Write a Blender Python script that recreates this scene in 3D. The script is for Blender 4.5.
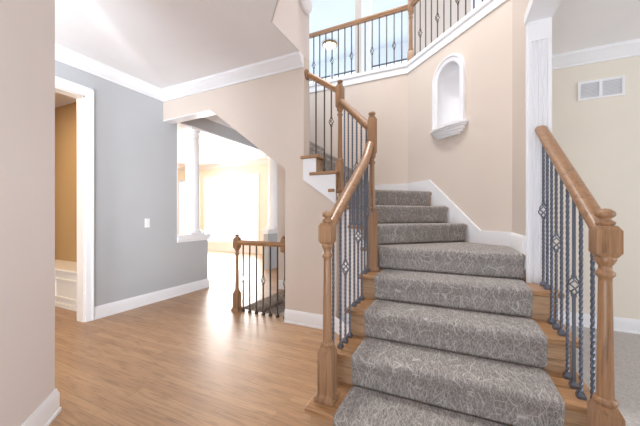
import bpy, bmesh, math
from mathutils import Vector, Matrix
PI = math.pi
for o in list(bpy.data.objects): bpy.data.objects.remove(o)
SC = bpy.context.scene
COL = SC.collection

# ------------------------------------------------------------------ camera, world, lights, exposure
EYE = 1.15
cam_d = bpy.data.cameras.new('camera'); cam_d.sensor_width = 36; cam_d.lens = 291/640*36
cam_d.shift_y = 3/640; cam_d.clip_start = .02
cam = bpy.data.objects.new('camera', cam_d); COL.objects.link(cam)
cam.location = (0, 0, EYE); cam.rotation_euler = (PI/2, 0, math.radians(25.2)); SC.camera = cam
SC.view_settings.view_transform = 'Standard'; SC.view_settings.look = 'None'
SC.view_settings.gamma = 1; SC.view_settings.use_curve_mapping = False
SC.view_settings.exposure = 0.78
SC.cycles.max_bounces = 12; SC.cycles.diffuse_bounces = 8; SC.cycles.transparent_max_bounces = 16
SC.cycles.sample_clamp_indirect = 6; SC.cycles.use_denoising = True
w = bpy.data.worlds.new('sky'); SC.world = w; w.use_nodes = True
w.node_tree.nodes['Background'].inputs[0].default_value = (.78, .88, 1, 1)
w.node_tree.nodes['Background'].inputs[1].default_value = 1.45
def area(name, loc, aim, sx, sy, power, col=(1, 1, 1), spread=PI):
    d = bpy.data.lights.new(name, 'AREA'); d.shape = 'RECTANGLE'; d.size = sx; d.size_y = sy
    d.energy = power; d.color = col; d.spread = spread
    o = bpy.data.objects.new(name, d); COL.objects.link(o); o.location = loc
    o.rotation_euler = (Vector(aim)-Vector(loc)).to_track_quat('-Z', 'Y').to_euler()
    return o
area('foyer_ceiling_fill', (-1.3, -2.2, .5), (-1.8, -.2, 2.84), 3.0, 1.6, 88, (.84, .92, 1), math.radians(130))  # added fill low in the foyer, aimed up to lift the ceiling
area('left_wall_fill', (1.6, -2.6, 1.4), (-3.6, .9, 1.5), 1.2, 2.0, 34, (.84, .92, 1), math.radians(56))  # unseen fill added behind the camera to brighten the grey and left walls
area('stairwell_overhead_fill', (-1.22, 2.45, 5.45), (.1, 2.3, .6), .42, .42, 27, (1, .97, .93), math.radians(120))  # unseen overhead lamp, added so treads come out lighter than risers
area('side_room_daylight', (5.6, 1.0, 1.6), (2, 2.2, 1.2), 3.0, 2.0, 75, (.85, .92, 1))
area('garden_daylight', (-6.5, 7.6, 1.4), (-4.5, 3.5, .6), 3.2, 2.2, 250, (1, .98, .95))
area('upper_hall_daylight', (-2.2, 5.6, 5.2), (-2.0, 5.2, 3.2), 2.6, 1.6, 10, (.92, .96, 1))
area('mudroom_lamp', (-4.6, 1.2, 2.7), (-4.6, 1.6, 0), .5, .5, 18, (1, .84, .62))
area('basement_stair_fill', (-1.45, 3.4, -.35), (-2.3, 3.3, -.5), .3, .3, 3, (1, .90, .78))  # added fill inside the floor opening, keeps the steps from going black
area('ceiling_streak_fill', (-1.0, -.9, .06), (-2.25, 1.75, 2.84), .25, .7, 3.5, (1, .98, .95), math.radians(30))  # added lamp near the floor, stands in for bounced sun streaking the ceiling

# ------------------------------------------------------------------ materials
def mat(name, col, rough=.6, metal=0, spec=.5):
    m = bpy.data.materials.new(name); m.use_nodes = True
    b = m.node_tree.nodes['Principled BSDF']
    b.inputs['Base Color'].default_value = (*col, 1); b.inputs['Roughness'].default_value = rough
    b.inputs['Metallic'].default_value = metal; b.inputs['Specular IOR Level'].default_value = spec
    return m
def nd(m, t, **kw):
    n = m.node_tree.nodes.new(t)
    for k, v in kw.items():
        if k in n.inputs: n.inputs[k].default_value = v
        else: setattr(n, k, v)
    return n
def lk(m, a, b): m.node_tree.links.new(a, b)
def coords(m, scale=(1, 1, 1), rot=(0, 0, 0)):
    tc = nd(m, 'ShaderNodeTexCoord'); mp = nd(m, 'ShaderNodeMapping')
    mp.inputs['Scale'].default_value = scale; mp.inputs['Rotation'].default_value = rot
    lk(m, tc.outputs['Object'], mp.inputs['Vector']); return mp.outputs['Vector']
def ramp(m, fac, stops):
    r = nd(m, 'ShaderNodeValToRGB'); e = r.color_ramp.elements
    while len(e) < len(stops): e.new(.5)
    for x, (p, c) in zip(e, stops): x.position = p; x.color = (*c, 1)
    lk(m, fac, r.inputs['Fac']); return r.outputs['Color']
def bump(m, h, dist, strength=.5):
    b = nd(m, 'ShaderNodeBump', Strength=strength, Distance=dist); lk(m, h, b.inputs['Height'])
    lk(m, b.outputs['Normal'], m.node_tree.nodes['Principled BSDF'].inputs['Normal'])
def paint(name, col, rough=.65, tex=.0015):
    m = mat(name, col, rough, spec=.3)
    n = nd(m, 'ShaderNodeTexNoise', Scale=160.0, Detail=3.0); lk(m, coords(m), n.inputs['Vector'])
    bump(m, n.outputs['Fac'], tex, .35)
    n2 = nd(m, 'ShaderNodeTexNoise', Scale=1.3, Detail=2.0); lk(m, coords(m), n2.inputs['Vector'])
    c = ramp(m, n2.outputs['Fac'], [(.3, tuple(x*.97 for x in col)), (.7, tuple(min(1, x*1.02) for x in col))])
    lk(m, c, m.node_tree.nodes['Principled BSDF'].inputs['Base Color']); return m
def oak(name, c0, c1, axis, rough=.35):
    m = mat(name, c0, rough)
    s = [26, 26, 26]; s[axis] = 1.6
    v = coords(m, tuple(s))
    n = nd(m, 'ShaderNodeTexNoise', Scale=2.2, Detail=6.0, Roughness=.65, Distortion=.6); lk(m, v, n.inputs['Vector'])
    dk = tuple(x*.4 for x in c0)
    c = ramp(m, n.outputs['Fac'], [(.28, dk), (.45, c0), (.7, c1)])
    lk(m, c, m.node_tree.nodes['Principled BSDF'].inputs['Base Color'])
    bump(m, n.outputs['Fac'], .002, .25); return m
BEIGE = paint('beige_wall_paint', (.67, .58, .51))
BEIGE2 = paint('rosy_beige_wall_paint', (.72, .655, .625))
GREY = paint('grey_wall_paint', (.46, .47, .485))
CREAM = paint('cream_wall_paint', (.82, .77, .66))
CREAM2 = paint('pale_cream_wall_paint', (.76, .70, .61))
TAN = paint('tan_wall_paint', (.50, .31, .14))
CEIL = paint('ceiling_paint', (.84, .83, .84), .8, .004)
PALE = paint('pale_upper_paint', (.76, .80, .84))
WHITE = mat('white_trim_paint', (.82, .82, .84), .35)
BENCHW = mat('bench_paint', (.80, .74, .66), .4)
OAKV = oak('oak_upright', (.275, .145, .072), (.37, .21, .11), 2)
OAKY = oak('oak_rail_lengthwise', (.28, .145, .068), (.37, .20, .10), 1)
OAKX = oak('oak_tread_grain', (.33, .175, .082), (.44, .25, .125), 0)
OAKP = oak('oak_pale_riser', (.42, .26, .15), (.52, .35, .21), 0)
IRON = mat('dark_iron', (.165, .185, .23), .38, .75)
IRON2 = mat('bronze_iron', (.09, .072, .06), .45, .6)
BRONZE = mat('bronze_rim', (.30, .19, .08), .35, .8)
PLATE = mat('switch_plastic', (.85, .85, .84), .4)
SLOT = mat('vent_slot_grey', (.50, .51, .54), .6)
# glass: a clear pane with a weak mirror
GLASS = bpy.data.materials.new('window_glass'); GLASS.use_nodes = True
nt = GLASS.node_tree; nt.nodes.remove(nt.nodes['Principled BSDF'])
a_ = nt.nodes.new('ShaderNodeBsdfTransparent'); b_ = nt.nodes.new('ShaderNodeBsdfGlossy'); b_.inputs['Roughness'].default_value = .02
x_ = nt.nodes.new('ShaderNodeMixShader'); x_.inputs[0].default_value = .06
nt.links.new(a_.outputs[0], x_.inputs[1]); nt.links.new(b_.outputs[0], x_.inputs[2])
nt.links.new(x_.outputs[0], nt.nodes['Material Output'].inputs['Surface'])
# lamp bowl
GLOW = mat('lit_glass_bowl', (.95, .93, .88), .4)
GLOW.node_tree.nodes['Principled BSDF'].inputs['Emission Color'].default_value = (1, .92, .8, 1)
GLOW.node_tree.nodes['Principled BSDF'].inputs['Emission Strength'].default_value = 1.2
# wood floor: planks along X
FLOOR = mat('oak_plank_floor', (.4, .22, .1), .4, spec=.9)
v = coords(FLOOR)
br = nd(FLOOR, 'ShaderNodeTexBrick', Scale=1.0); br.inputs['Mortar Size'].default_value = .0012
br.inputs['Brick Width'].default_value = .95; br.inputs['Row Height'].default_value = .06
br.inputs['Color1'].default_value = (.0, .0, .0, 1); br.inputs['Color2'].default_value = (1, 1, 1, 1); br.inputs['Mortar'].default_value = (.5, .5, .5, 1)
br.offset_frequency = 3; br.offset = .37; lk(FLOOR, v, br.inputs['Vector'])
gn = nd(FLOOR, 'ShaderNodeTexNoise', Scale=2.0, Detail=7.0, Roughness=.65, Distortion=.5); lk(FLOOR, coords(FLOOR, (2.2, 30, 1)), gn.inputs['Vector'])
base = ramp(FLOOR, br.outputs['Color'], [(0, (.37, .205, .10)), (.5, (.42, .24, .12)), (1, (.465, .275, .14))])
gr = ramp(FLOOR, gn.outputs['Fac'], [(.3, (.5, .48, .45)), (.48, (.95, .95, .95)), (.7, (1.12, 1.12, 1.12))])
mx = nd(FLOOR, 'ShaderNodeMixRGB', blend_type='MULTIPLY'); mx.inputs[0].default_value = 1
lk(FLOOR, base, mx.inputs[1]); lk(FLOOR, gr, mx.inputs[2])
mx2 = nd(FLOOR, 'ShaderNodeMixRGB', blend_type='MIX'); mx2.inputs[2].default_value = (.14, .075, .035, 1)
mm = nd(FLOOR, 'ShaderNodeMath', operation='MULTIPLY'); mm.inputs[1].default_value = .6
lk(FLOOR, br.outputs['Fac'], mm.inputs[0]); lk(FLOOR, mm.outputs[0], mx2.inputs[0]); lk(FLOOR, mx.outputs[0], mx2.inputs[1])
lk(FLOOR, mx2.outputs[0], FLOOR.node_tree.nodes['Principled BSDF'].inputs['Base Color'])
bump(FLOOR, gn.outputs['Fac'], .0015, .25)
# stair carpet: taupe pile crossed by pale scratchy lines
CARPET = mat('stair_carpet', (.3, .27, .25), .95, spec=.1)
c1 = coords(CARPET, (1, 1, 1))
def cracks(sc, width, rot, dist, seed):
    v0 = coords(CARPET, (1, 1, 1), rot)
    nz = nd(CARPET, 'ShaderNodeTexNoise', Scale=6.0, Detail=2.0); lk(CARPET, v0, nz.inputs['Vector'])
    ad = nd(CARPET, 'ShaderNodeMixRGB', blend_type='ADD'); ad.inputs[0].default_value = dist
    lk(CARPET, v0, ad.inputs[1]); lk(CARPET, nz.outputs['Color'], ad.inputs[2])
    mp = nd(CARPET, 'ShaderNodeMapping'); mp.inputs['Scale'].default_value = sc; mp.inputs['Location'].default_value = (seed, seed*2, seed*3)
    lk(CARPET, ad.outputs[0], mp.inputs['Vector'])
    vo = nd(CARPET, 'ShaderNodeTexVoronoi', feature='DISTANCE_TO_EDGE', Scale=1.0); lk(CARPET, mp.outputs[0], vo.inputs['Vector'])
    return ramp(CARPET, vo.outputs['Distance'], [(0, (1, 1, 1)), (width, (.5, .5, .5)), (width*1.8, (0, 0, 0))])
ks = [cracks((27, 4.5, 4.5), .009, (.0, .22, .2), .06, 1.3), cracks((24, 4.5, 4.5), .009, (.0, -.3, -.28), .06, 4.1), cracks((22, 6, 6), .008, (.2, .7, -.65), .06, 7.7)]
cur = ks[0]
for k_ in ks[1:]:
    mxb = nd(CARPET, 'ShaderNodeMixRGB', blend_type='LIGHTEN'); mxb.inputs[0].default_value = 1
    lk(CARPET, cur, mxb.inputs[1]); lk(CARPET, k_, mxb.inputs[2]); cur = mxb.outputs[0]
pn = nd(CARPET, 'ShaderNodeTexNoise', Scale=55.0, Detail=6.0, Roughness=.85); lk(CARPET, coords(CARPET, (2.6, .55, 1.3)), pn.inputs['Vector'])
pc = ramp(CARPET, pn.outputs['Fac'], [(.34, (.10, .10, .105)), (.5, (.275, .25, .235)), (.66, (.47, .42, .38))])
mxc = nd(CARPET, 'ShaderNodeMixRGB', blend_type='MIX'); mxc.inputs[2].default_value = (.62, .59, .57, 1)
mc = nd(CARPET, 'ShaderNodeMath', operation='MULTIPLY'); mc.inputs[1].default_value = .75
lk(CARPET, mxb.outputs[0], mc.inputs[0]); lk(CARPET, mc.outputs[0], mxc.inputs[0]); lk(CARPET, pc, mxc.inputs[1])
lk(CARPET, mxc.outputs[0], CARPET.node_tree.nodes['Principled BSDF'].inputs['Base Color'])
bump(CARPET, pn.outputs['Fac'], .004, .6)
CARPET.node_tree.nodes['Principled BSDF'].inputs['Sheen Weight'].default_value = .15
CARPET.node_tree.nodes['Principled BSDF'].inputs['Sheen Roughness'].default_value = .4
# pale looped carpet of the side room
CARPET2 = mat('pale_room_carpet', (.5, .46, .42), .95, spec=.1)
pn = nd(CARPET2, 'ShaderNodeTexNoise', Scale=60.0, Detail=5.0, Roughness=.8); lk(CARPET2, coords(CARPET2), pn.inputs['Vector'])
lk(CARPET2, ramp(CARPET2, pn.outputs['Fac'], [(.3, (.36, .335, .32)), (.7, (.62, .58, .55))]), CARPET2.node_tree.nodes['Principled BSDF'].inputs['Base Color'])
bump(CARPET2, pn.outputs['Fac'], .005, .6)

# ------------------------------------------------------------------ mesh helpers
class MB:
    def __init__(s): s.bm = bmesh.new()
    def box(s, x0, x1, y0, y1, z0, z1):
        return s.prism([(x0, y0), (x1, y0), (x1, y1), (x0, y1)], z0, z1)
    def prism(s, pts, z0, z1):                       # plan polygon, extruded up
        a = [s.bm.verts.new((p[0], p[1], z0)) for p in pts]; b = [s.bm.verts.new((p[0], p[1], z1)) for p in pts]
        s.skin(a, b); return s
    def skin(s, a, b):
        n = len(a)
        s.bm.faces.new(a[::-1]); s.bm.faces.new(b)
        for i in range(n): s.bm.faces.new((a[i], a[(i+1) % n], b[(i+1) % n], b[i]))
    def loft(s, rings, cap=True):                    # list of closed rings of points
        vs = [[s.bm.verts.new(p) for p in r] for r in rings]
        n = len(vs[0])
        for a, b in zip(vs, vs[1:]):
            for i in range(n): s.bm.faces.new((a[i], a[(i+1) % n], b[(i+1) % n], b[i]))
        if cap: s.bm.faces.new(vs[0][::-1]); s.bm.faces.new(vs[-1])
        return s
    def panel(s, p0, d, prof, th):                   # profile of (along, z) on a vertical plane through p0, thickness to the right of d
        dx, dy = d; nx, ny = dy, -dx
        a = [s.bm.verts.new((p0[0]+u*dx, p0[1]+u*dy, z)) for u, z in prof]
        b = [s.bm.verts.new((p0[0]+u*dx+nx*th, p0[1]+u*dy+ny*th, z)) for u, z in prof]
        s.skin(a, b); return s
    def lathe(s, cx, cy, prof, n=20):                # prof (r, z) bottom to top
        return s.loft([[(cx+r*math.cos(2*PI*i/n), cy+r*math.sin(2*PI*i/n), z) for i in range(n)] for r, z in prof])
    def square(s, cx, cy, prof, rot=0):              # prof (half width, z)
        return s.loft([[(cx+h*1.41421*math.cos(PI/4+PI/2*i+rot), cy+h*1.41421*math.sin(PI/4+PI/2*i+rot), z) for i in range(4)] for h, z in prof])
    def tube(s, pts, r, n=6):
        pts = [Vector(p) for p in pts]; rings = []
        for i, p in enumerate(pts):
            t = (pts[min(i+1, len(pts)-1)]-pts[max(i-1, 0)]).normalized()
            up = Vector((0, 0, 1)) if abs(t.z) < .9 else Vector((1, 0, 0))
            a = t.cross(up).normalized(); b = a.cross(t)
            rings.append([p+r*(a*math.cos(2*PI*k/n)+b*math.sin(2*PI*k/n)) for k in range(n)])
        return s.loft(rings)
    def sweep(s, pts, prof):                         # prof of (side, up) carried along pts with mitred plan corners; up stays square to the slope
        pts = [Vector(p) for p in pts]; rings = []
        for i, p in enumerate(pts):
            t0 = (p-pts[i-1]).normalized() if i else None
            t1 = (pts[i+1]-p).normalized() if i < len(pts)-1 else None
            t = ((t0 or t1)+(t1 or t0)).normalized()
            h = Vector((t.x, t.y, 0)).normalized(); side = Vector((h.y, -h.x, 0)); up = side.cross(t)
            k = 1.0
            if t0 and t1:
                h0 = Vector((t0.x, t0.y, 0)).normalized(); k = 1/max(.5, h0.dot(h))
            rings.append([p+side*a*k+up*b for a, b in prof])
        return s.loft(rings)
    def build(s, name, m, parent=None, smooth=None, bevel=0, seg=2):
        bm = s.bm
        bmesh.ops.recalc_face_normals(bm, faces=bm.faces)
        if smooth:
            for f in bm.faces: f.smooth = True
            for e in bm.edges:
                if len(e.link_faces) == 2 and e.calc_face_angle(0) > math.radians(smooth): e.smooth = False
        me = bpy.data.meshes.new(name); bm.to_mesh(me); bm.free(); me.materials.append(m)
        o = bpy.data.objects.new(name, me); COL.objects.link(o)
        if parent:
            o.parent = parent
            o.location = -Vector(parent['at']) if parent.type == 'EMPTY' else (0, 0, 0)
        if bevel:
            md = o.modifiers.new('bevel', 'BEVEL'); md.width = bevel; md.segments = seg; md.limit_method = 'ANGLE'; md.angle_limit = math.radians(35)
        return o
def tag(o, label, cat, group=None):
    o['label'] = label; o['category'] = cat
    if group: o['group'] = group
    return o
def thing(name, loc, label, cat, group=None):
    o = bpy.data.objects.new(name, None); COL.objects.link(o); o.location = loc; o['at'] = loc
    o.empty_display_size = .1
    return tag(o, label, cat, group)
def struct(o):
    o['kind'] = 'structure'; return o
def arc(cx, cy, r, a0, a1, n): return [(cx+r*math.cos(a0+(a1-a0)*i/n), cy+r*math.sin(a0+(a1-a0)*i/n)) for i in range(n+1)]

# ------------------------------------------------------------------ plan of the house
R = .1778                                    # riser
CEILZ, UPZ, TOPZ = 2.84, 3.10, 5.55
GX, BY = -3.65, 2.70                         # grey wall face, beige wall face
A = (-.625, 1.42); B = (-.622, 2.308); C = (-1.076, 2.765); RN = (.49, 1.405)
Q = (-.573, 3.893); P = (.42, 2.90); WY = 3.893
S2 = math.sqrt(.5)

# floors
f = MB()
WELL = (-2.44, -1.10, 2.86, 3.86)
f.box(-6.5, .56, -4, WELL[2], -.12, 0).box(-10, WELL[0], WELL[2], 7.3, -.12, 0)
f.box(WELL[0], .5, WELL[3], 7.3, -.12, 0).box(WELL[1], .5, WELL[2], WELL[3], -.12, 0)
struct(f.build('floor', FLOOR))
struct(MB().box(.56, 6.2, -4, 3.9, -.12, .004).build('floor_side_room', CARPET2))
# ceilings
c = MB()
c.prism([(-6.5, -4), (.42, -4), (.42, 1.35), (-.697, 1.343), (-1.467, 2.113), (-1.467, 2.84), (-6.5, 2.84)], CEILZ, CEILZ+.14)
struct(c.build('ceiling', CEIL))
struct(MB().box(-10, -3.25, 2.84, 7.3, CEILZ, CEILZ+.14).box(-3.25, .5, 4.0, 7.3, CEILZ, CEILZ+.14).build('ceiling_far_room', CEIL))
struct(MB().box(.552, 6.2, -4, 3.9, CEILZ, CEILZ+.14).build('ceiling_side_room', CEIL))
struct(MB().box(-6.5, 3, 1.2, 8.2, TOPZ, TOPZ+.12).build('ceiling_upper', PALE))
struct(MB().prism([(-6.5, 3.9), (-.58, 3.9), (.42, 2.91), (3, 2.91), (3, 8.2), (-6.5, 8.2)], CEILZ+.145, UPZ).build('floor_upper', CEIL))

# walls -------------------------------------------------------------
# near left wall, at 45 degrees
LW = Vector((-2.123, .878)); 
o = MB(); d = (S2, -S2)
o.panel(LW, d, [(0, 0), (1.9, 0), (1.9, CEILZ), (0, CEILZ)], .13); struct(o.build('wall_left', BEIGE2))
# grey wall with doorway, half wall and header
g = MB()
g.box(GX-.115, GX, -4, .87, 0, CEILZ).box(GX-.115, GX, .87, 1.77, 2.45, CEILZ).box(GX-.115, GX, 1.77, 2.917, 0, CEILZ)
g.box(GX-.115, GX, 2.917, 3.49, 0, .78).box(GX-.115, GX, 2.917, 5.75, 2.515, CEILZ).box(GX-.115, GX, 5.15, 5.75, 0, .78).box(GX-.115, GX, 5.75, 7.2, 0, CEILZ)
struct(g.build('wall_grey', GREY))
# beige wall with the clipped arch
b = MB()
zs = lambda x: 2.475-(x+2.786)*.745
b.panel((GX, BY+.13), (1, 0), [(0, CEILZ), (0, 2.46), (.86, 2.475), (1.96, zs(-1.69)), (1.96, 0), (2.56, 0), (2.56, 1.27), (2.19, 1.53), (2.19, CEILZ)], .13)
struct(b.build('wall_beige', BEIGE))
# lower wall under the turning stair
b = MB(); L45 = math.hypot(C[0]-B[0], C[1]-B[1]); d45 = ((C[0]-B[0])/L45, (C[1]-B[1])/L45)
off = .012
b.panel((B[0]+off, B[1]+off), d45, [(-.02, 0), (L45+.02, 0), (L45+.02, 1.25), (-.02, .78)], -.012)
struct(b.build('wall_stair_turn', WHITE))
# back wall of the stairwell, niche wall with its arched hole, right return
struct(MB().box(-2.58, Q[0], WY, WY+.1, -2.6, 3.0).build('wall_back', BEIGE))
n = MB()
sw = .16; NC = .50*1.41421; NZ0, NZ1 = 2.10, 2.79          # niche centre along the wall from P
dn = (-S2, S2); LN = math.hypot(Q[0]-P[0], Q[1]-P[1])
def nw(u, depth, z): return Vector((P[0]+dn[0]*u+S2*depth, P[1]+dn[1]*u+S2*depth, z))   # depth runs behind the wall face
hole = [(NC-sw, NZ0)]+[(NC+sw*math.cos(t), NZ1-sw+sw*math.sin(t)) for t in [PI-PI*i/16 for i in range(17)]]
hole = [(NC-sw, NZ0)]+[(NC-sw*math.cos(PI*i/16), NZ1-sw+sw*math.sin(PI*i/16)) for i in range(17)]+[(NC+sw, NZ0)]
def face(bm, pts): bm.faces.new([bm.verts.new(p) for p in pts])
bmn = n.bm
face(bmn, [nw(0, 0, 0), nw(NC-sw, 0, 0), nw(NC-sw, 0, 3.0), nw(0, 0, 3.0)])
face(bmn, [nw(NC+sw, 0, 0), nw(LN, 0, 0), nw(LN, 0, 3.0), nw(NC+sw, 0, 3.0)])
face(bmn, [nw(NC-sw, 0, 0), nw(NC+sw, 0, 0), nw(NC+sw, 0, NZ0), nw(NC-sw, 0, NZ0)])
top = hole[1:-1]
for (u0, z0), (u1, z1) in zip(top, top[1:]): face(bmn, [nw(u0, 0, z0), nw(u1, 0, z1), nw(u1, 0, 3.0), nw(u0, 0, 3.0)])
face(bmn, [nw(0, .22, 0), nw(LN, .22, 0), nw(LN, .22, 3.0), nw(0, .22, 3.0)])
face(bmn, [nw(0, 0, 3.0), nw(LN, 0, 3.0), nw(LN, .22, 3.0), nw(0, .22, 3.0)])
bmesh.ops.remove_doubles(bmn, verts=bmn.verts, dist=1e-5)
struct(n.build('wall_niche_side', BEIGE))
r = MB()
r.box(.42, .553, 2.36, P[1], 0, TOPZ).box(.42, .553, -4, 2.36, 2.50, TOPZ)
struct(r.build('wall_right', BEIGE))
struct(MB().box(.553, 6.2, 3.893, 4.0, 0, CEILZ).build('wall_side_room', CREAM2))
struct(MB().box(6.2, 6.3, -4, 4, 0, CEILZ).box(.553, 6.2, -4.1, -4, 0, CEILZ).build('wall_side_room_far', CREAM2))
# far room
fr = MB()
fr.box(-10, -8.9, 7.2, 7.32, 0, CEILZ).box(-8.40, -7.65, 7.2, 7.32, 0, CEILZ).box(-5.47, .5, 7.2, 7.32, 0, CEILZ)
fr.box(-8.9, -8.40, 7.2, 7.32, 2.36, CEILZ).box(-7.65, -5.47, 7.2, 7.32, 2.36, CEILZ)
fr.box(-8.9, -8.40, 7.2, 7.32, 0, .35)
struct(fr.build('wall_far', CREAM))
struct(MB().box(-6.5, -.5, -4.1, -4, 0, CEILZ).box(.55, .9, -4.1, -4, 0, CEILZ).box(-.5, .55, -4.1, -4, 2.4, CEILZ).build('wall_entry', BEIGE))
struct(MB().box(-10.1, -10, 2.8, 7.3, 0, CEILZ).build('wall_far_left', CREAM))
struct(MB().box(-10, GX-.115, 2.72, 2.84, 0, CEILZ).build('wall_far_near', CREAM))
# mudroom
struct(MB().box(-6.5, GX-.115, 2.36, 2.46, 0, CEILZ).build('wall_mudroom_back', TAN))
struct(MB().box(-6.6, -6.5, -1, 2.46, 0, CEILZ).box(-6.5, GX-.115, -1.1, -1, 0, CEILZ).build('wall_mudroom', TAN))
# upper storey
struct(MB().box(-1.59, -1.46, 2.12, 2.83, CEILZ+.14, TOPZ).box(-1.466, -1.459, 2.115, 2.83, CEILZ, CEILZ+.141).build('wall_upper_left', BEIGE2))
struct(MB().prism([(-1.46, 2.12), (-.69, 1.35), (-.78, 1.26), (-1.59, 2.07)], CEILZ+.14, TOPZ).prism([(-1.459, 2.12), (-.69, 1.351), (-.695, 1.346), (-1.464, 2.115)], CEILZ, CEILZ+.141).build('wall_upper_turn', BEIGE2))
struct(MB().box(-.78, .42, 1.26, 1.35, CEILZ+.14, 3.9).build('wall_upper_front', BEIGE2))
struct(MB().box(-.77, .20, 5.2, 5.32, UPZ, TOPZ).box(.56, 3, 5.2, 5.32, UPZ, TOPZ).box(.2, .56, 5.2, 5.32, 5.2, TOPZ).build('wall_upper_hall', BEIGE))
struct(MB().box(-1.72, -1.60, 5.2, 5.34, UPZ, TOPZ).build('wall_upper_pier', BEIGE))
struct(MB().box(-1.60, -1.44, 5.19, 5.35, UPZ, TOPZ).build('trim_upper_casing', WHITE))
uf = MB()
uf.box(-6.5, 3, 7.6, 7.72, UPZ, 3.5).box(-6.5, 3, 7.6, 7.72, 5.15, TOPZ).box(-6.5, -5.4, 7.6, 7.72, 3.5, 5.15).box(1.0, 3, 7.6, 7.72, 3.5, 5.15)
struct(uf.build('wall_upper_far', PALE))

# windows -----------------------------------------------------------
def window(name, x0, x1, z0, z1, y, mull, out=.03):
    fm = MB(); t = .06
    fm.box(x0-t, x1+t, y-out, y+.09, z1, z1+t*1.4).box(x0-t, x0+.03, y-out, y+.09, z0, z1).box(x1-.03, x1+t, y-out, y+.09, z0, z1).box(x0, x1, y-.04, y+.09, z0-.05, z0+.05)
    for xm in mull: fm.box(xm-.04, xm+.04, y, y+.08, z0, z1)
    wdw = struct(fm.build(name, WHITE))
    MB().box(x0, x1, y+.04, y+.046, z0, z1).build('pane', GLASS, wdw)
window('window_1', -7.65, -5.47, .30, 2.36, 7.2, [-6.57])
struct(MB().box(-7.65, -5.47, 7.19, 7.30, 0, .25).build('trim_window_panel', WHITE))
window('window_2', -8.9, -8.40, .35, 2.36, 7.2, [])
window('window_3', -5.4, 1.0, 3.5, 5.15, 7.6, [-4.3, -3.2, -2.1, -1.0, 0], -.01)
dw = struct(MB().box(.20, .56, 5.23, 5.27, UPZ, 5.2).build('door_1', WHITE))

# trim --------------------------------------------------------------
CROWN = [(0, 0), (.018, 0), (.022, .02), (.045, .035), (.075, .085), (.095, .095), (.095, .125), (0, .125)]   # (out from wall, up)
def crown(name, pts):     # wall faces on the right of travel
    struct(MB().sweep([(x, y, CEILZ-.125) for x, y in pts], CROWN).build(name, WHITE, smooth=40))
crown('trim_crown_foyer', [(GX, -3), (GX, BY), (-1.46, BY)])
crown('trim_crown_side_room', [(.553, WY), (6, WY)])
crown('trim_crown_hall', [(GX, 2.84), (GX, 7.2)])
crown('trim_crown_far', [(-10, 7.2), (GX-.115, 7.2)])
BASE = [(0, 0), (.022, 0), (.022, .018), (.016, .022), (.016, .105), (.010, .125), (.006, .14), (0, .14)]
def baseboard(name, pts, z=0, prof=BASE, m=WHITE):
    struct(MB().sweep([(x, y, z) for x, y in pts], prof).build(name, m, smooth=40))
lw1 = (LW[0]+S2*1.9, LW[1]-S2*1.9)
baseboard('baseboard_left', [lw1, (LW[0], LW[1]), (LW[0]-S2*.13, LW[1]-S2*.13)])
baseboard('baseboard_grey', [(GX, 1.847), (GX, 3.49), (GX-.115, 3.49)])
baseboard('baseboard_beige', [(-1.69, BY), (-1.09, BY), (B[0]-.012, B[1]-.012)])
baseboard('baseboard_side_room', [(.553, WY), (6, WY)])
baseboard('baseboard_far', [(-10, 7.2), (-8, 7.2)])
baseboard('baseboard_far_right', [(-5.3, 7.2), (GX-.115, 7.2)])
baseboard('baseboard_back_hall', [(-2.58, WY), (-2.44, WY)])
# doorway casing with jamb
dc = MB()
dc.box(GX, GX+.02, 1.768, 1.845, 0, 2.545).box(GX, GX+.02, .78, .87, 0, 2.545).box(GX, GX+.02, .87, 1.768, 2.45, 2.545)
dc.box(GX+.02, GX+.032, 1.826, 1.845, 0, 2.545).box(GX+.02, GX+.032, .78, 1.845, 2.525, 2.545)
struct(dc.build('trim_doorway', WHITE, bevel=.004))
struct(MB().box(GX-.13, GX, 1.755, 1.769, 0, 2.45).box(GX-.13, GX, .87, .884, 0, 2.45).box(GX-.13, GX, .87, 1.769, 2.438, 2.452).build('trim_door_jamb', mat('jamb_paint', (.80, .74, .68), .4)))
# half wall caps and reveals
def cap(name, y0, y1):
    struct(MB().box(GX-.15, GX+.035, y0, y1+.03, .80, .865).box(GX-.13, GX+.015, y0, y1+.015, .765, .80).build(name, WHITE, bevel=.008))
cap('trim_half_wall_cap', 2.917, 3.49); cap('trim_far_half_wall_cap', 5.12, 5.75)
struct(MB().box(GX-.125, GX+.006, 2.917, 2.925, .865, 2.515).box(GX-.125, GX+.006, 2.917, 5.75, 2.495, 2.515).build('trim_opening_lining', WHITE))
struct(MB().panel((GX, BY+.135), (1, 0), [(0, 2.46), (0, 2.448), (.866, 2.463), (.86, 2.475)], .14).build('trim_arch_soffit', WHITE))

# side opening: fluted pilaster and white head lining
pl = MB()
px0, px1, py = .418, .556, 2.36
pl.box(px0, px1, py-.02, py, 0, 2.43)
nf = 4; fw = .016; gap = (px1-px0-.02)/(nf+1)
xs = [px0]
prof = [(px0, py-.02)]
for i in range(nf):
    cx = px0+.02+ (i+.5)*(px1-px0-.04)/nf
    prof += [(cx-fw*.62, py-.034), (cx-fw*.4, py-.0205), (cx+fw*.4, py-.0205), (cx+fw*.62, py-.034)]
prof = [(px0+.006, py-.02), (px0+.006, py-.034)]+prof[1:]+[(px1-.006, py-.034), (px1-.006, py-.02)]
pl.prism(prof, .16, 2.30).box(px0+.006, px1-.006, py-.034, py-.02, 2.30, 2.43).box(px0, px1, py-.042, py-.02, 0, .16)
struct(pl.build('trim_pilaster', WHITE))
struct(MB().box(.41, .563, -4, 2.36, 2.43, 2.50).build('trim_opening_head', WHITE))

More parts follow.
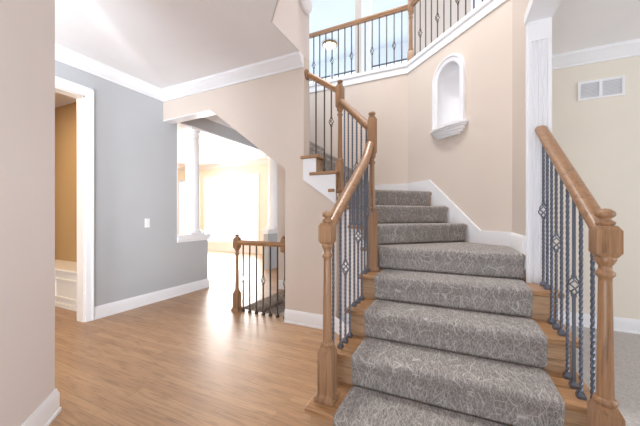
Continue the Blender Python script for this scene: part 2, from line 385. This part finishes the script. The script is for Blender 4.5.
# skirt boards of the stair: right return, niche wall, back wall
sk = MB(); T5 = 5*R
baseboard('baseboard_stair_return', [(.42, P[1]-.005), (.42, 2.365)], T5, [(0, -.1), (.02, -.1), (.02, .095), (.012, .115), (.006, .125), (0, .125)])
sk.panel(nw(0, 0, 0).xy, dn, [(0, T5-.15), (.28, T5-.15), (.75, 6*R), (.95, 6*R+.1), (LN, 7*R), (LN, 8*R+.148), (.99, 8*R+.148), (.30, T5+.125), (0, T5+.125)], -.02)
struct(sk.build('trim_stair_skirt', WHITE))
sk = MB()
sk.panel((Q[0], WY), (-1, 0), [(0, 7*R), (.35, 7*R), (2.55, 7*R+2.55*.74-.5), (2.55, 3.2), (.53+1.9, 8*R+.148+1.9*.74), (.53, 8*R+.148), (0, 8*R+.148)], -.02)
struct(sk.build('trim_back_skirt', WHITE))
# balcony fascia
fa = MB()
FP = [(-.03, 0), (-.02, 0), (-.02, 0)]
fprof = [(-.0, 0), (.014, 0), (.014, .075), (.03, .09), (.03, .13), (.014, .135), (-.10, .135), (-.10, .10), (0, .10)]
fa.sweep([(-3.6, WY, 2.995), (Q[0], WY, 2.995), (P[0], P[1], 2.995)], fprof)
struct(fa.build('trim_balcony_fascia', WHITE))

# ------------------------------------------------------------------ staircase
Y = [1.305, 1.565, 1.825, 2.085, 2.345]
O5, O6, O7 = (.107, 3.213), (-.067, 3.387), (-.248, 3.568)
def inner(O): c = O[0]-O[1]; x = (1.687+c)/2; return (x, x-c)
I5, I6, I7 = inner(O5), inner(O6), inner(O7)
def sh(p, k): return (p[0]-k*S2, p[1]-k*S2)
X8, X9, X10 = -1.065, -1.28, -1.52
st = thing('staircase', (-.05, 1.31, 0), 'turning staircase with oak tread ends and white stringers climbing towards the balcony', 'staircase')
def step(k, poly, ris):              # tread board and riser board
    z = (k+1)*R
    MB().prism(poly, z-.032, z).build('tread', OAKX, st, bevel=.008, seg=3)
    MB().prism(ris, z-R, z-.033).build('riser', OAKP, st)
W0, W1 = -.675, .556
step(0, [(-.705, Y[0]), (.585, Y[0]), (.585, Y[1]-.0), (W1, Y[1]), (W1, Y[1]+.09), (W0, Y[1]+.09), (W0, Y[1]), (-.705, Y[1])], [(-.68, Y[0]+.028), (.56, Y[0]+.028), (.56, Y[1]), (-.68, Y[1])])
for k in (1, 2, 3):
    y1 = Y[k+1]+.09 if k < 3 else 2.318
    poly = [(W0, Y[k]), (W1, Y[k]), (W1, y1), (W0, y1)]
    if k == 3: poly = [(W0, Y[3]), (W1, Y[3]), (W1, 2.315), (.415, 2.315), (.415, 2.40), (-.62, 2.40), (W0, 2.30)]
    step(k, poly, [(-.645, Y[k]+.028), (.53, Y[k]+.028), (.53, Y[k]+.05), (-.645, Y[k]+.05)])
step(4, [(-.70, 2.345), (.415, 2.345), (.415, 2.895), O5, sh(I5, -.05), sh(I5, .045)], [(-.655, 2.373), (.415, 2.373), (.415, 2.395), (-.66, 2.395)])
def diag(k, Ia, Oa, Ob, Ib):
    t = (-S2*.028, S2*.028); t2 = (-S2*.05, S2*.05)
    ad = lambda p, q: (p[0]+q[0], p[1]+q[1])
    step(k, [sh(Ia, .045), Oa, Ob, sh(Ib, .045)], [ad(sh(Ia, .012), t), ad(Oa, t), ad(Oa, t2), ad(sh(Ia, .012), t2)])
diag(5, I5, O5, O6, I6); diag(6, I6, O6, O7, I7)
step(7, [(-1.10, 2.72), sh(I7, .03), O7, Q, (-1.17, WY-.02), (-1.17, 2.665), (-1.10, 2.665)], [(I7[0]-.03, I7[1]+.01), (O7[0]-.02, O7[1]), (O7[0]-.04, O7[1]+.02), (I7[0]-.05, I7[1]+.03)])
XS = [X8, X9, X10]+[X10-.24*i for i in range(1, 7)]
for i, k in enumerate(range(8, 16)):
    y0 = 2.662 if k < 10 else 2.835
    x0, x1 = XS[i], XS[i+1]
    xe = max(x1-.10, -1.484) if k < 10 else x1-.05
    poly = [(x0, y0), (x0, WY-.02), (xe, WY-.02), (xe, y0)]
    yr = 2.69 if k < 10 else 2.835
    if k == 9: poly = [(x0, y0), (x0, WY-.02), (x1-.05, WY-.02), (x1-.05, 2.835), (-1.455, 2.835), (-1.455, 2.695), (xe, 2.695), (xe, y0)]
    step(k, poly, [(x0-.028, yr), (x0-.028, WY-.02), (x0-.06, WY-.02), (x0-.06, yr)])
MB().prism([(XS[8], 2.835), (XS[8], WY-.01), (GX, WY-.01), (GX, 2.835)], 17*R-.17, 17*R).build('landing', OAKX, st)
# stringers: saw-toothed white boards
def saw(name, p0, dd, segs, bot, th):
    prof = []
    for s0, s1, z in segs: prof += [(s0, z-.033), (s1, z-.033)]
    prof += bot
    return MB().panel(p0, dd, prof, th).build(name, WHITE, st)
F1 = [(Y[k]+.03, Y[k+1]+.03, (k+1)*R) for k in range(3)]
saw('stringer', (-.645, 0), (0, 1), [(1.34, Y[1]+.03, R)]+F1[1:]+[(Y[3]+.03, 2.30, 4*R)], [(2.30, 0), (1.34, 0)], .018)
saw('stringer', (.512, 0), (0, 1), [(1.34, Y[1]+.03, R)]+F1[1:]+[(Y[3]+.03, 2.315, 4*R)], [(2.315, 0), (1.34, 0)], .018)
sB = (B[0]-.0, B[1]-.0)
saw('stringer', (B[0]-.004, B[1]-.004), d45, [(-.02, .15, 5*R), (.15, .395, 6*R), (.395, L45+.03, 7*R)], [(L45+.03, 1.26), (-.02, .79)], -.014)
saw('stringer', (-1.09, 2.690), (-1, 0), [(0, .218, 9*R), (.218, .368, 10*R)], [(.368, 1.53), (0, 1.27)], -.012)
# sloped soffit under the upper flight
so = MB(); so.panel((-1.46, WY-.02), (-1, 0), [(0, zs(-1.46)+.005), (1.79, 2.83), (1.79, 2.95), (0, zs(-1.46)+.13)], -(WY-.02-2.84))
so.build('soffit', BEIGE, st)

# carpet runner over the steps
cr = MB()
def cstep(z, nose, face_, back):      # nose, face_ = two-point segments, back = list of points closing the tread
    b_ = back
    cr.loft([[(x, y, z-R+.010) for x, y in face_+b_], [(x, y, z-.075) for x, y in face_+b_], [(x, y, z-.03) for x, y in nose+b_], [(x, y, z+.010) for x, y in nose+b_]])
cx0, cx1 = -.548, .42
for k in range(4):
    x0, x1 = cx0, (cx1 if k < 3 else .408)
    cstep((k+1)*R, [(x0, Y[k]-.012), (x1, Y[k]-.012)], [(x0, Y[k]+.004), (x1, Y[k]+.004)], [(x1, Y[k+1]+.03), (x0, Y[k+1]+.03)])
ins = lambda p, k: (p[0]+k*S2, p[1]+k*S2)
ax = lambda p, k: (p[0]+k*S2, p[1]-k*S2)
cstep(5*R, [(-.575, 2.333), (.414, 2.333)], [(-.575, 2.349), (.414, 2.349)], [(.40, 2.875), ins(O5, -.03), ins(I5, .075)])
for k, (Ia, Oa, Ob, Ib) in ((5, (I5, O5, O6, I6)), (6, (I6, O6, O7, I7))):
    cstep((k+1)*R, [ax(ins(Ia, .075), .012), ax(ins(Oa, -.03), .012)], [ax(ins(Ia, .075), -.004), ax(ins(Oa, -.03), -.004)], [ax(ins(Ob, -.03), -.03), ax(ins(Ib, .075), -.03)])
cstep(8*R, [ax(ins(I7, .075), .012), ax(ins(O7, -.03), .012)], [ax(ins(I7, .075), -.004), ax(ins(O7, -.03), -.004)], [(Q[0]+.012, Q[1]-.045), (-1.09, WY-.03), (-1.09, 2.85)])
for i, k in enumerate(range(8, 16)):
    x0, x1 = XS[i], XS[i+1]; ya = 2.84 if k < 10 else 2.90
    cstep((k+1)*R, [(x0+.012, ya), (x0+.012, WY-.03)], [(x0-.004, ya), (x0-.004, WY-.03)], [(x1-.03, WY-.03), (x1-.03, ya)])
tag(cr.build('carpet_runner', CARPET, bevel=.022, seg=4), 'taupe carpet runner with pale scratchy lines laid over the stair treads', 'carpet')

# ------------------------------------------------------------------ railings
def newel(parent, x, y, z0, zb, zs0, zs1, zt, zf, w=.036, rot=0, mat_=OAKV, low=None):
    # z0 foot, zb top of base block, zs0..zs1 upper square block, zt block top, zf finial top
    m = MB()
    m.square(x, y, [(w*1.1+.014, z0), (w*1.1+.014, z0+.02), (w*1.1+.003, z0+.03), (w*1.1, z0+.045), (w*1.1, zb-.03), (w*.74, zb)], rot)
    m.lathe(x, y, [(w*.70, zb-.012), (w*.92, zb), (w*.98, zb+.009), (w*.92, zb+.018), (w*.70, zb+.024), (w*.68, zb+.05), (w*.61, (zb+zs0)/2), (w*.54, zs0-.09), (w*.54, zs0-.075),
                   (w*.78, zs0-.066), (w*.78, zs0-.054), (w*.55, zs0-.046), (w*.52, zs0-.032), (w*.72, zs0-.02), (w*.9, zs0-.008), (w*.8, zs0+.004)], 20)
    m.square(x, y, [(w*.70, zs0), (w, zs0+.018), (w, zt-.018), (w*.70, zt)], rot)
    o = m.build('newel_post', mat_, parent, smooth=50)
    q = zf-zt
    MB().lathe(x, y, [(w*.55, zt-.004), (w*.78, zt+q*.1), (w*.80, zt+q*.2), (w*.5, zt+q*.32), (w*.48, zt+q*.42), (w*.72, zt+q*.52), (w*.82, zt+q*.64), (w*.74, zt+q*.8), (w*.45, zt+q*.94), (w*.05, zf)], 20).build('finial', mat_, o, smooth=60)
    return o
def baluster(parent, x, y, z0, z1, twisted=True, basket=None, m=IRON, hw=.0056, shoe=True):
    rings = []; c45 = hw*1.41421
    L = z1-z0; n = 2
    if twisted:
        n = int(L/.0085); tw = L/.052*PI
        for i in range(n+1):
            a = tw*i/n; rings.append([(x+c45*math.cos(a+PI/4+PI/2*q), y+c45*math.sin(a+PI/4+PI/2*q), z0+L*i/n) for q in range(4)])
    else:
        rings = [[(x+c45*math.cos(PI/4+PI/2*q), y+c45*math.sin(PI/4+PI/2*q), z) for q in range(4)] for z in (z0, z1)]
    if basket is not None:
        hb = .05
        lo = [r for r in rings if r[0][2] < basket-hb]; hi = [r for r in rings if r[0][2] > basket+hb]
        def ring(z, s): return [(x+c45*s*math.cos(PI/4+PI/2*q), y+c45*s*math.sin(PI/4+PI/2*q), z) for q in range(4)]
        mb = MB(); mb.loft(lo+[ring(basket-hb, 1), ring(basket-hb, 1.5), ring(basket-hb+.012, 1.5)]); mb.loft([ring(basket+hb-.012, 1.5), ring(basket+hb, 1.5), ring(basket+hb, 1)]+hi)
        o = mb.build('baluster', m, parent)
        bk = MB()
        for q in range(4):
            pts = []
            for i in range(13):
                t = i/12; a = PI/2*q+PI*1.1*t; rr = .004+.021*math.sin(PI*t)
                pts.append((x+rr*math.cos(a), y+rr*math.sin(a), basket-hb+.008+(2*hb-.016)*t))
            bk.tube(pts, .0036, 6)
        bk.build('basket', m, o, smooth=60)
    else:
        o = MB().loft(rings).build('baluster', m, parent)
    if shoe:
        MB().square(x, y, [(.0155, z0), (.0155, z0+.014), (.010, z0+.026), (.008, z0+.03)]).build('shoe', m, o)
    return o
RAIL = [(-.019, 0), (.019, 0), (.021, .012), (.024, .018), (.031, .024), (.033, .036), (.029, .048), (.018, .056), (0, .059), (-.018, .056), (-.029, .048), (-.033, .036), (-.031, .024), (-.024, .018), (-.021, .012)]
RH = .059
def rail(parent, pts, m=OAKY):
    return MB().sweep(pts, RAIL).build('handrail', m, parent, smooth=45)
def zat(pts, x, y):                  # rail underside height over a plan point
    best = None
    for p, q in zip(pts, pts[1:]):
        dx, dy = q[0]-p[0], q[1]-p[1]; L2 = dx*dx+dy*dy
        t = ((x-p[0])*dx+(y-p[1])*dy)/L2; tc = min(1, max(0, t))
        e = math.hypot(p[0]+tc*dx-x, p[1]+tc*dy-y)
        if best is None or e < best[0]: best = (e, p[2]+tc*(q[2]-p[2]))
    return best[1]+.006
# inner railing ------------------------------------------------------
ir = thing('stair_railing', (A[0], A[1], R), 'long oak and twisted iron railing turning upward on the left side of the stairs', 'railing', None)
newel(ir, A[0], A[1], R, .462, 1.0, 1.0, 1.115, 1.178)
newel(ir, B[0], B[1], 4*R, 1.20, 1.64, 1.64, 1.94, 1.995, rot=PI/8)
newel(ir, C[0], C[1], 8*R-.02, 1.71, 2.24, 2.24, 2.48, 2.535)
rp = [(A[0], A[1]+.03, 1.06), (A[0], 2.10, 1.06+.65*.69), (A[0], 2.19, 1.585), (B[0], B[1]-.025, 1.70)]
rail(ir, rp)
rp2 = [(B[0]+d45[0]*.03, B[1]+d45[1]*.03, 1.835), (C[0]-d45[0]*.03, C[1]-d45[1]*.03, 2.27)]
rail(ir, rp2)
rp3 = [(C[0]-.03, C[1], 2.40), (-1.45, 2.765, 2.635)]
rail(ir, rp3, OAKX)
MB().loft([[(-1.459+t, 2.765+rr*math.cos(2*PI*i/20), 2.665+rr*math.sin(2*PI*i/20)) for i in range(20)] for t, rr in ((0, .056), (.012, .056), (.018, .045))]).build('rosette', OAKV, ir)
bx = -.635
baluster(ir, bx, 1.525, R, zat(rp, bx, 1.525))
for k, offs in ((1, (.075, .16, .245)), (2, (.075, .16, .245)), (3, (.06, .14))):
    for i, dy in enumerate(offs):
        y_ = Y[k]+dy; baluster(ir, bx, y_, (k+1)*R, zat(rp, bx, y_), True, (k+1)*R+.472 if i == 1 else None)
for i in range(6):
    s_ = .095+.088*i; x_, y_ = B[0]+d45[0]*s_, B[1]+d45[1]*s_
    k = 4 if s_ < .12 else (5 if s_ < .366 else 6)
    baluster(ir, x_, y_, (k+1)*R, zat(rp2, x_, y_), True, (k+1)*R+.52 if i == 2 else None)
for x_, k, bk in ((-1.172, 8, True), (-1.25, 8, False), (-1.348, 9, False)):
    baluster(ir, x_, 2.765, (k+1)*R, zat(rp3, x_, 2.765), False, (k+1)*R+.52 if bk else None, IRON2)
# outer railing ------------------------------------------------------
orr = thing('stair_railing', (RN[0], RN[1], R), 'short oak and iron stair railing on the right, ending at the fluted white pilaster', 'railing')
newel(orr, RN[0], RN[1], R, .468, 1.0, 1.0, 1.115, 1.178)
rr_ = [(RN[0], RN[1]+.03, 1.06), (RN[0], 2.322, 1.06+.887*.70)]
rail(orr, rr_)
baluster(orr, .49, 1.515, R, zat(rr_, .49, 1.515))
for k, offs in ((1, (.07, .155, .24)), (2, (.07, .16, .245)), (3, (.07, .16))):
    for i, dy in enumerate(offs):
        y_ = Y[k]+dy; baluster(orr, .49, y_, (k+1)*R, zat(rr_, .49, y_), not (i == 1 and k == 1), (k+1)*R+.47 if i == 1 else None)
# balcony railing ----------------------------------------------------
BZ = 3.13; GY = 3.945
NQ = (-.545, GY); n45 = (S2, -S2)
brl = thing('balcony_railing', (NQ[0], NQ[1], BZ), 'oak and iron railing along the white edged upper balcony', 'railing')
newel(brl, NQ[0], NQ[1], BZ, 3.31, 3.80, 3.80, 3.98, 4.05)
bp = [(-3.5, GY, 3.862), (NQ[0]-.03, GY, 3.862)]; rail(brl, bp, OAKX)
E2 = (NQ[0]+n45[0]*1.40, NQ[1]+n45[1]*1.40)
bp2 = [(NQ[0]+n45[0]*.03, NQ[1]+n45[1]*.03, 3.862), (E2[0], E2[1], 3.862)]; rail(brl, bp2)
for i in range(24):
    x_ = NQ[0]-.115-.1*i
    if x_ < -2.6: break
    baluster(brl, x_, GY, BZ, 3.868, False, 3.43 if i % 3 == 1 else None, IRON2, .0068)
for i in range(13):
    s_ = .085+.1*i
    baluster(brl, NQ[0]+n45[0]*s_, NQ[1]+n45[1]*s_, BZ, 3.868, False, 3.43 if i % 3 == 1 else None, IRON2, .0068)
# hall guard over the basement stair --------------------------------
HN = (-2.43, 2.785)
hg = thing('guard_railing', (HN[0], HN[1], 0), 'low oak and iron guard railing on the wood floor under the clipped archway', 'railing')
newel(hg, HN[0], HN[1], 0, .235, .75, .75, .89, .928, .034)
rail(hg, [(HN[0]+.03, HN[1], .80), (-1.70, HN[1], .80)], OAKX)
MB().square(-1.765, HN[1], [(.018, .74), (.026, .755), (.026, .88), (.018, .893)]).lathe(-1.765, HN[1], [(.012, .89), (.022, .905), (.018, .918), (.002, .924)], 16).build('end_block', OAKV, hg)
for i in range(7):
    x_ = -2.335+.0985*i
    baluster(hg, x_, HN[1], 0, .806, False, .40 if i % 3 == 0 else None, IRON2, .0065)

# ------------------------------------------------------------------ basement stair, in the floor opening
bs = thing('basement_staircase', (-2.44, 3.36, -.2), 'dark carpeted stairs going down behind the low guard railing', 'staircase')
for k in range(4):
    MB().box(-2.44+.25*k, -2.44+.25*(k+1)+.02, 2.87, 3.85, -R*(k+1)-.05, -R*(k+1)).box(-2.46+.25*k, -2.432+.25*k, 2.865, 3.855, -R*(k+1)-.04, -R*k-.004).build('step', CARPET, bs, bevel=.012)
struct(MB().box(-2.46, -1.05, 2.83, 3.9, -.95, -.85).build('floor_basement', CARPET))
struct(MB().box(-2.44, WELL[1], 2.85, 2.86, -2.6, -.0).build('wall_basement_near', BEIGE2))
struct(MB().box(WELL[1], WELL[1]+.02, 2.85, 3.88, -2.6, -.13).build('wall_basement_end', BEIGE2))

# ------------------------------------------------------------------ columns on the half walls
def column(y, label):
    t = thing('column', (GX-.057, y, .865), label, 'column'); x = GX-.057
    MB().box(x-.13, x+.13, y-.13, y+.13, .865, .90).build('plinth', WHITE, t, bevel=.006)
    MB().lathe(x, y, [(.13, .90), (.134, .915), (.122, .93), (.115, .945), (.108, .96), (.106, 1.2), (.10, 2.0), (.094, 2.36), (.106, 2.37), (.106, 2.385), (.094, 2.39), (.094, 2.42)], 28).build('shaft', WHITE, t, smooth=45)
    MB().lathe(x, y, [(.094, 2.42), (.115, 2.44), (.125, 2.46)], 28).box(x-.13, x+.13, y-.13, y+.13, 2.46, 2.494).build('capital', WHITE, t, smooth=45)
column(3.236, 'smooth round white column standing on the grey half wall nearest the foyer')
column(5.42, 'white column on the farther half wall, seen as a thin strip beside the beige wall')

# ------------------------------------------------------------------ niche
ni = thing('wall_niche', nw(NC, 0, 2.08), 'arched white niche with a curved ledge in the angled wall over the stairs', 'niche')
# recess
rc = MB()
rows = 6
inn = [[nw(u, .0, z) for u, z in hole]]
ncx = 0
def bowl(f):   # shallow curved back
    t = f*PI/2; return [nw(NC+(u-NC)*math.cos(t), .17*math.sin(t), z) for u, z in hole]
rings = [bowl(i/8*.999) for i in range(9)]
vs = [[rc.bm.verts.new(p) for p in r_] for r_ in rings]
for a, b2 in zip(vs, vs[1:]):
    for i in range(len(a)-1): rc.bm.faces.new((a[i], a[i+1], b2[i+1], b2[i]))
rc.build('recess', WHITE, ni, smooth=50)
# casing round the arch
cs = MB()
def casering(t, out): 
    s_ = sw+t
    return [nw(NC-s_, -out, NZ0)]+[nw(NC-s_*math.cos(PI*i/24), -out, NZ1-sw+s_*math.sin(PI*i/24)) for i in range(25)]+[nw(NC+s_, -out, NZ0)]
strips = [casering(-.004, -.01), casering(-.004, .010), casering(.02, .018), casering(.036, .018), casering(.045, .028), casering(.062, .028), casering(.068, 0)]
vs = [[cs.bm.verts.new(p) for p in r_] for r_ in strips]
for a, b2 in zip(vs, vs[1:]):
    for i in range(len(a)-1): cs.bm.faces.new((a[i], a[i+1], b2[i+1], b2[i]))
cs.build('casing', WHITE, ni, smooth=35)
# ledge: half-round stacked mouldings
lg = MB()
def halfdisc(rx, ry, z0, z1):
    pts = [(math.cos(PI*i/20)*rx, math.sin(PI*i/20)*ry) for i in range(21)]
    a = [lg.bm.verts.new(nw(NC+u, -v-.0, z0)) for u, v in pts]; b2 = [lg.bm.verts.new(nw(NC+u, -v, z1)) for u, v in pts]; lg.skin(a, b2)
halfdisc(.258, .10, 2.082, 2.108); halfdisc(.238, .088, 2.062, 2.083); halfdisc(.215, .07, 2.035, 2.063); halfdisc(.19, .055, 2.01, 2.036); halfdisc(.16, .04, 1.99, 2.011)
lg.bm.faces.new([lg.bm.verts.new(nw(NC+u, v, 2.1)) for u, v in ((-sw, 0), (sw, 0), (sw*.7, .12), (0, .17), (-sw*.7, .12))])
lg.build('ledge', WHITE, ni)

# ------------------------------------------------------------------ small things
vt = thing('air_vent', (1.32, WY, 2.445), 'white twin panel return air vent high on the pale side room wall', 'vent')
vx0, vx1, vz0, vz1 = 1.139, 1.50, 2.348, 2.54
fm = MB(); t_ = .02; xm = (vx0+vx1)/2
fm.box(vx0, vx1, WY-.014, WY, vz0, vz0+t_).box(vx0, vx1, WY-.014, WY, vz1-t_, vz1).box(vx0, vx0+t_, WY-.014, WY, vz0+t_, vz1-t_).box(vx1-t_, vx1, WY-.014, WY, vz0+t_, vz1-t_).box(xm-.012, xm+.012, WY-.014, WY, vz0+t_, vz1-t_)
fm.build('frame', WHITE, vt)
MB().box(vx0+.01, vx1-.01, WY-.004, WY-.001, vz0+.01, vz1-.01).build('backing', SLOT, vt)
for xa, xb in ((vx0+t_, xm-.012), (xm+.012, vx1-t_)):
    lv = MB()
    for i in range(11):
        z_ = vz0+t_+.004+i*(vz1-vz0-2*t_-.008)/10.5
        lv.loft([[(xa, WY-.005, z_+.009), (xa, WY-.006, z_+.011), (xa, WY-.013, z_+.002), (xa, WY-.012, z_)], [(xb, WY-.005, z_+.009), (xb, WY-.006, z_+.011), (xb, WY-.013, z_+.002), (xb, WY-.012, z_)]])
    lv.build('louvre_panel', WHITE, vt)
sp = thing('light_switch', (GX, 2.47, 1.06), 'small white light switch plate on the grey wall', 'switch')
MB().box(GX, GX+.007, 2.435, 2.505, 1.0, 1.118).build('plate', PLATE, sp, bevel=.003)
MB().box(GX+.007, GX+.011, 2.455, 2.485, 1.026, 1.092).build('rocker', PLATE, sp)
wf = MB(); cy_, cz_ = 2.70, 3.42
wf.loft([[(-1.46+t, cy_+rr*math.cos(2*PI*i/28), cz_+rr*math.sin(2*PI*i/28)) for i in range(28)] for t, rr in ((0, .125), (.02, .13), (.04, .122), (.052, .10), (.058, .06), (.06, .01))])
tag(wf.build('wall_fixture', WHITE, smooth=50), 'round white fixture on the upper wall, cut off by the top edge of the photo', 'fixture')
cl = thing('ceiling_light', (-2.94, 6.83, TOPZ), 'small round flush ceiling light with bronze rim in the upper hall behind the balcony', 'lamp')
MB().lathe(-2.94, 6.83, [(.17, TOPZ-.05), (.19, TOPZ-.045), (.19, TOPZ-.01), (.17, TOPZ)], 32).build('rim', BRONZE, cl, smooth=50)
MB().lathe(-2.94, 6.83, [(.01, TOPZ-.13), (.08, TOPZ-.118), (.13, TOPZ-.09), (.165, TOPZ-.048), (.15, TOPZ-.04)], 32).build('bowl', GLOW, cl, smooth=60)
# mudroom bench
be = thing('storage_bench', (-4.6, 2.18, 0), 'built-in panelled white bench in the tan room through the doorway', 'bench')
MB().box(-5.6, GX-.14, 1.94, 2.35, 0, .445).build('body', BENCHW, be)
MB().box(-5.62, GX-.135, 1.92, 2.355, .445, .475).build('bench_top', BENCHW, be, bevel=.006)
for x0 in (-4.68, -5.55):
    x1 = x0+.80; pf = MB(); t_ = .03
    pf.box(x0, x1, 1.926, 1.94, .34, .36).box(x0, x1, 1.926, 1.94, .11, .13).box(x0, x0+.02, 1.926, 1.94, .13, .34).box(x1-.02, x1, 1.926, 1.94, .13, .34)
    pf.build('panel_moulding', BENCHW, be)
MB().box(-5.6, GX-.14, 1.92, 1.94, 0, .045).build('toe_moulding', BENCHW, be)
for o in bpy.data.objects:
    if 'at' in o: del o['at']
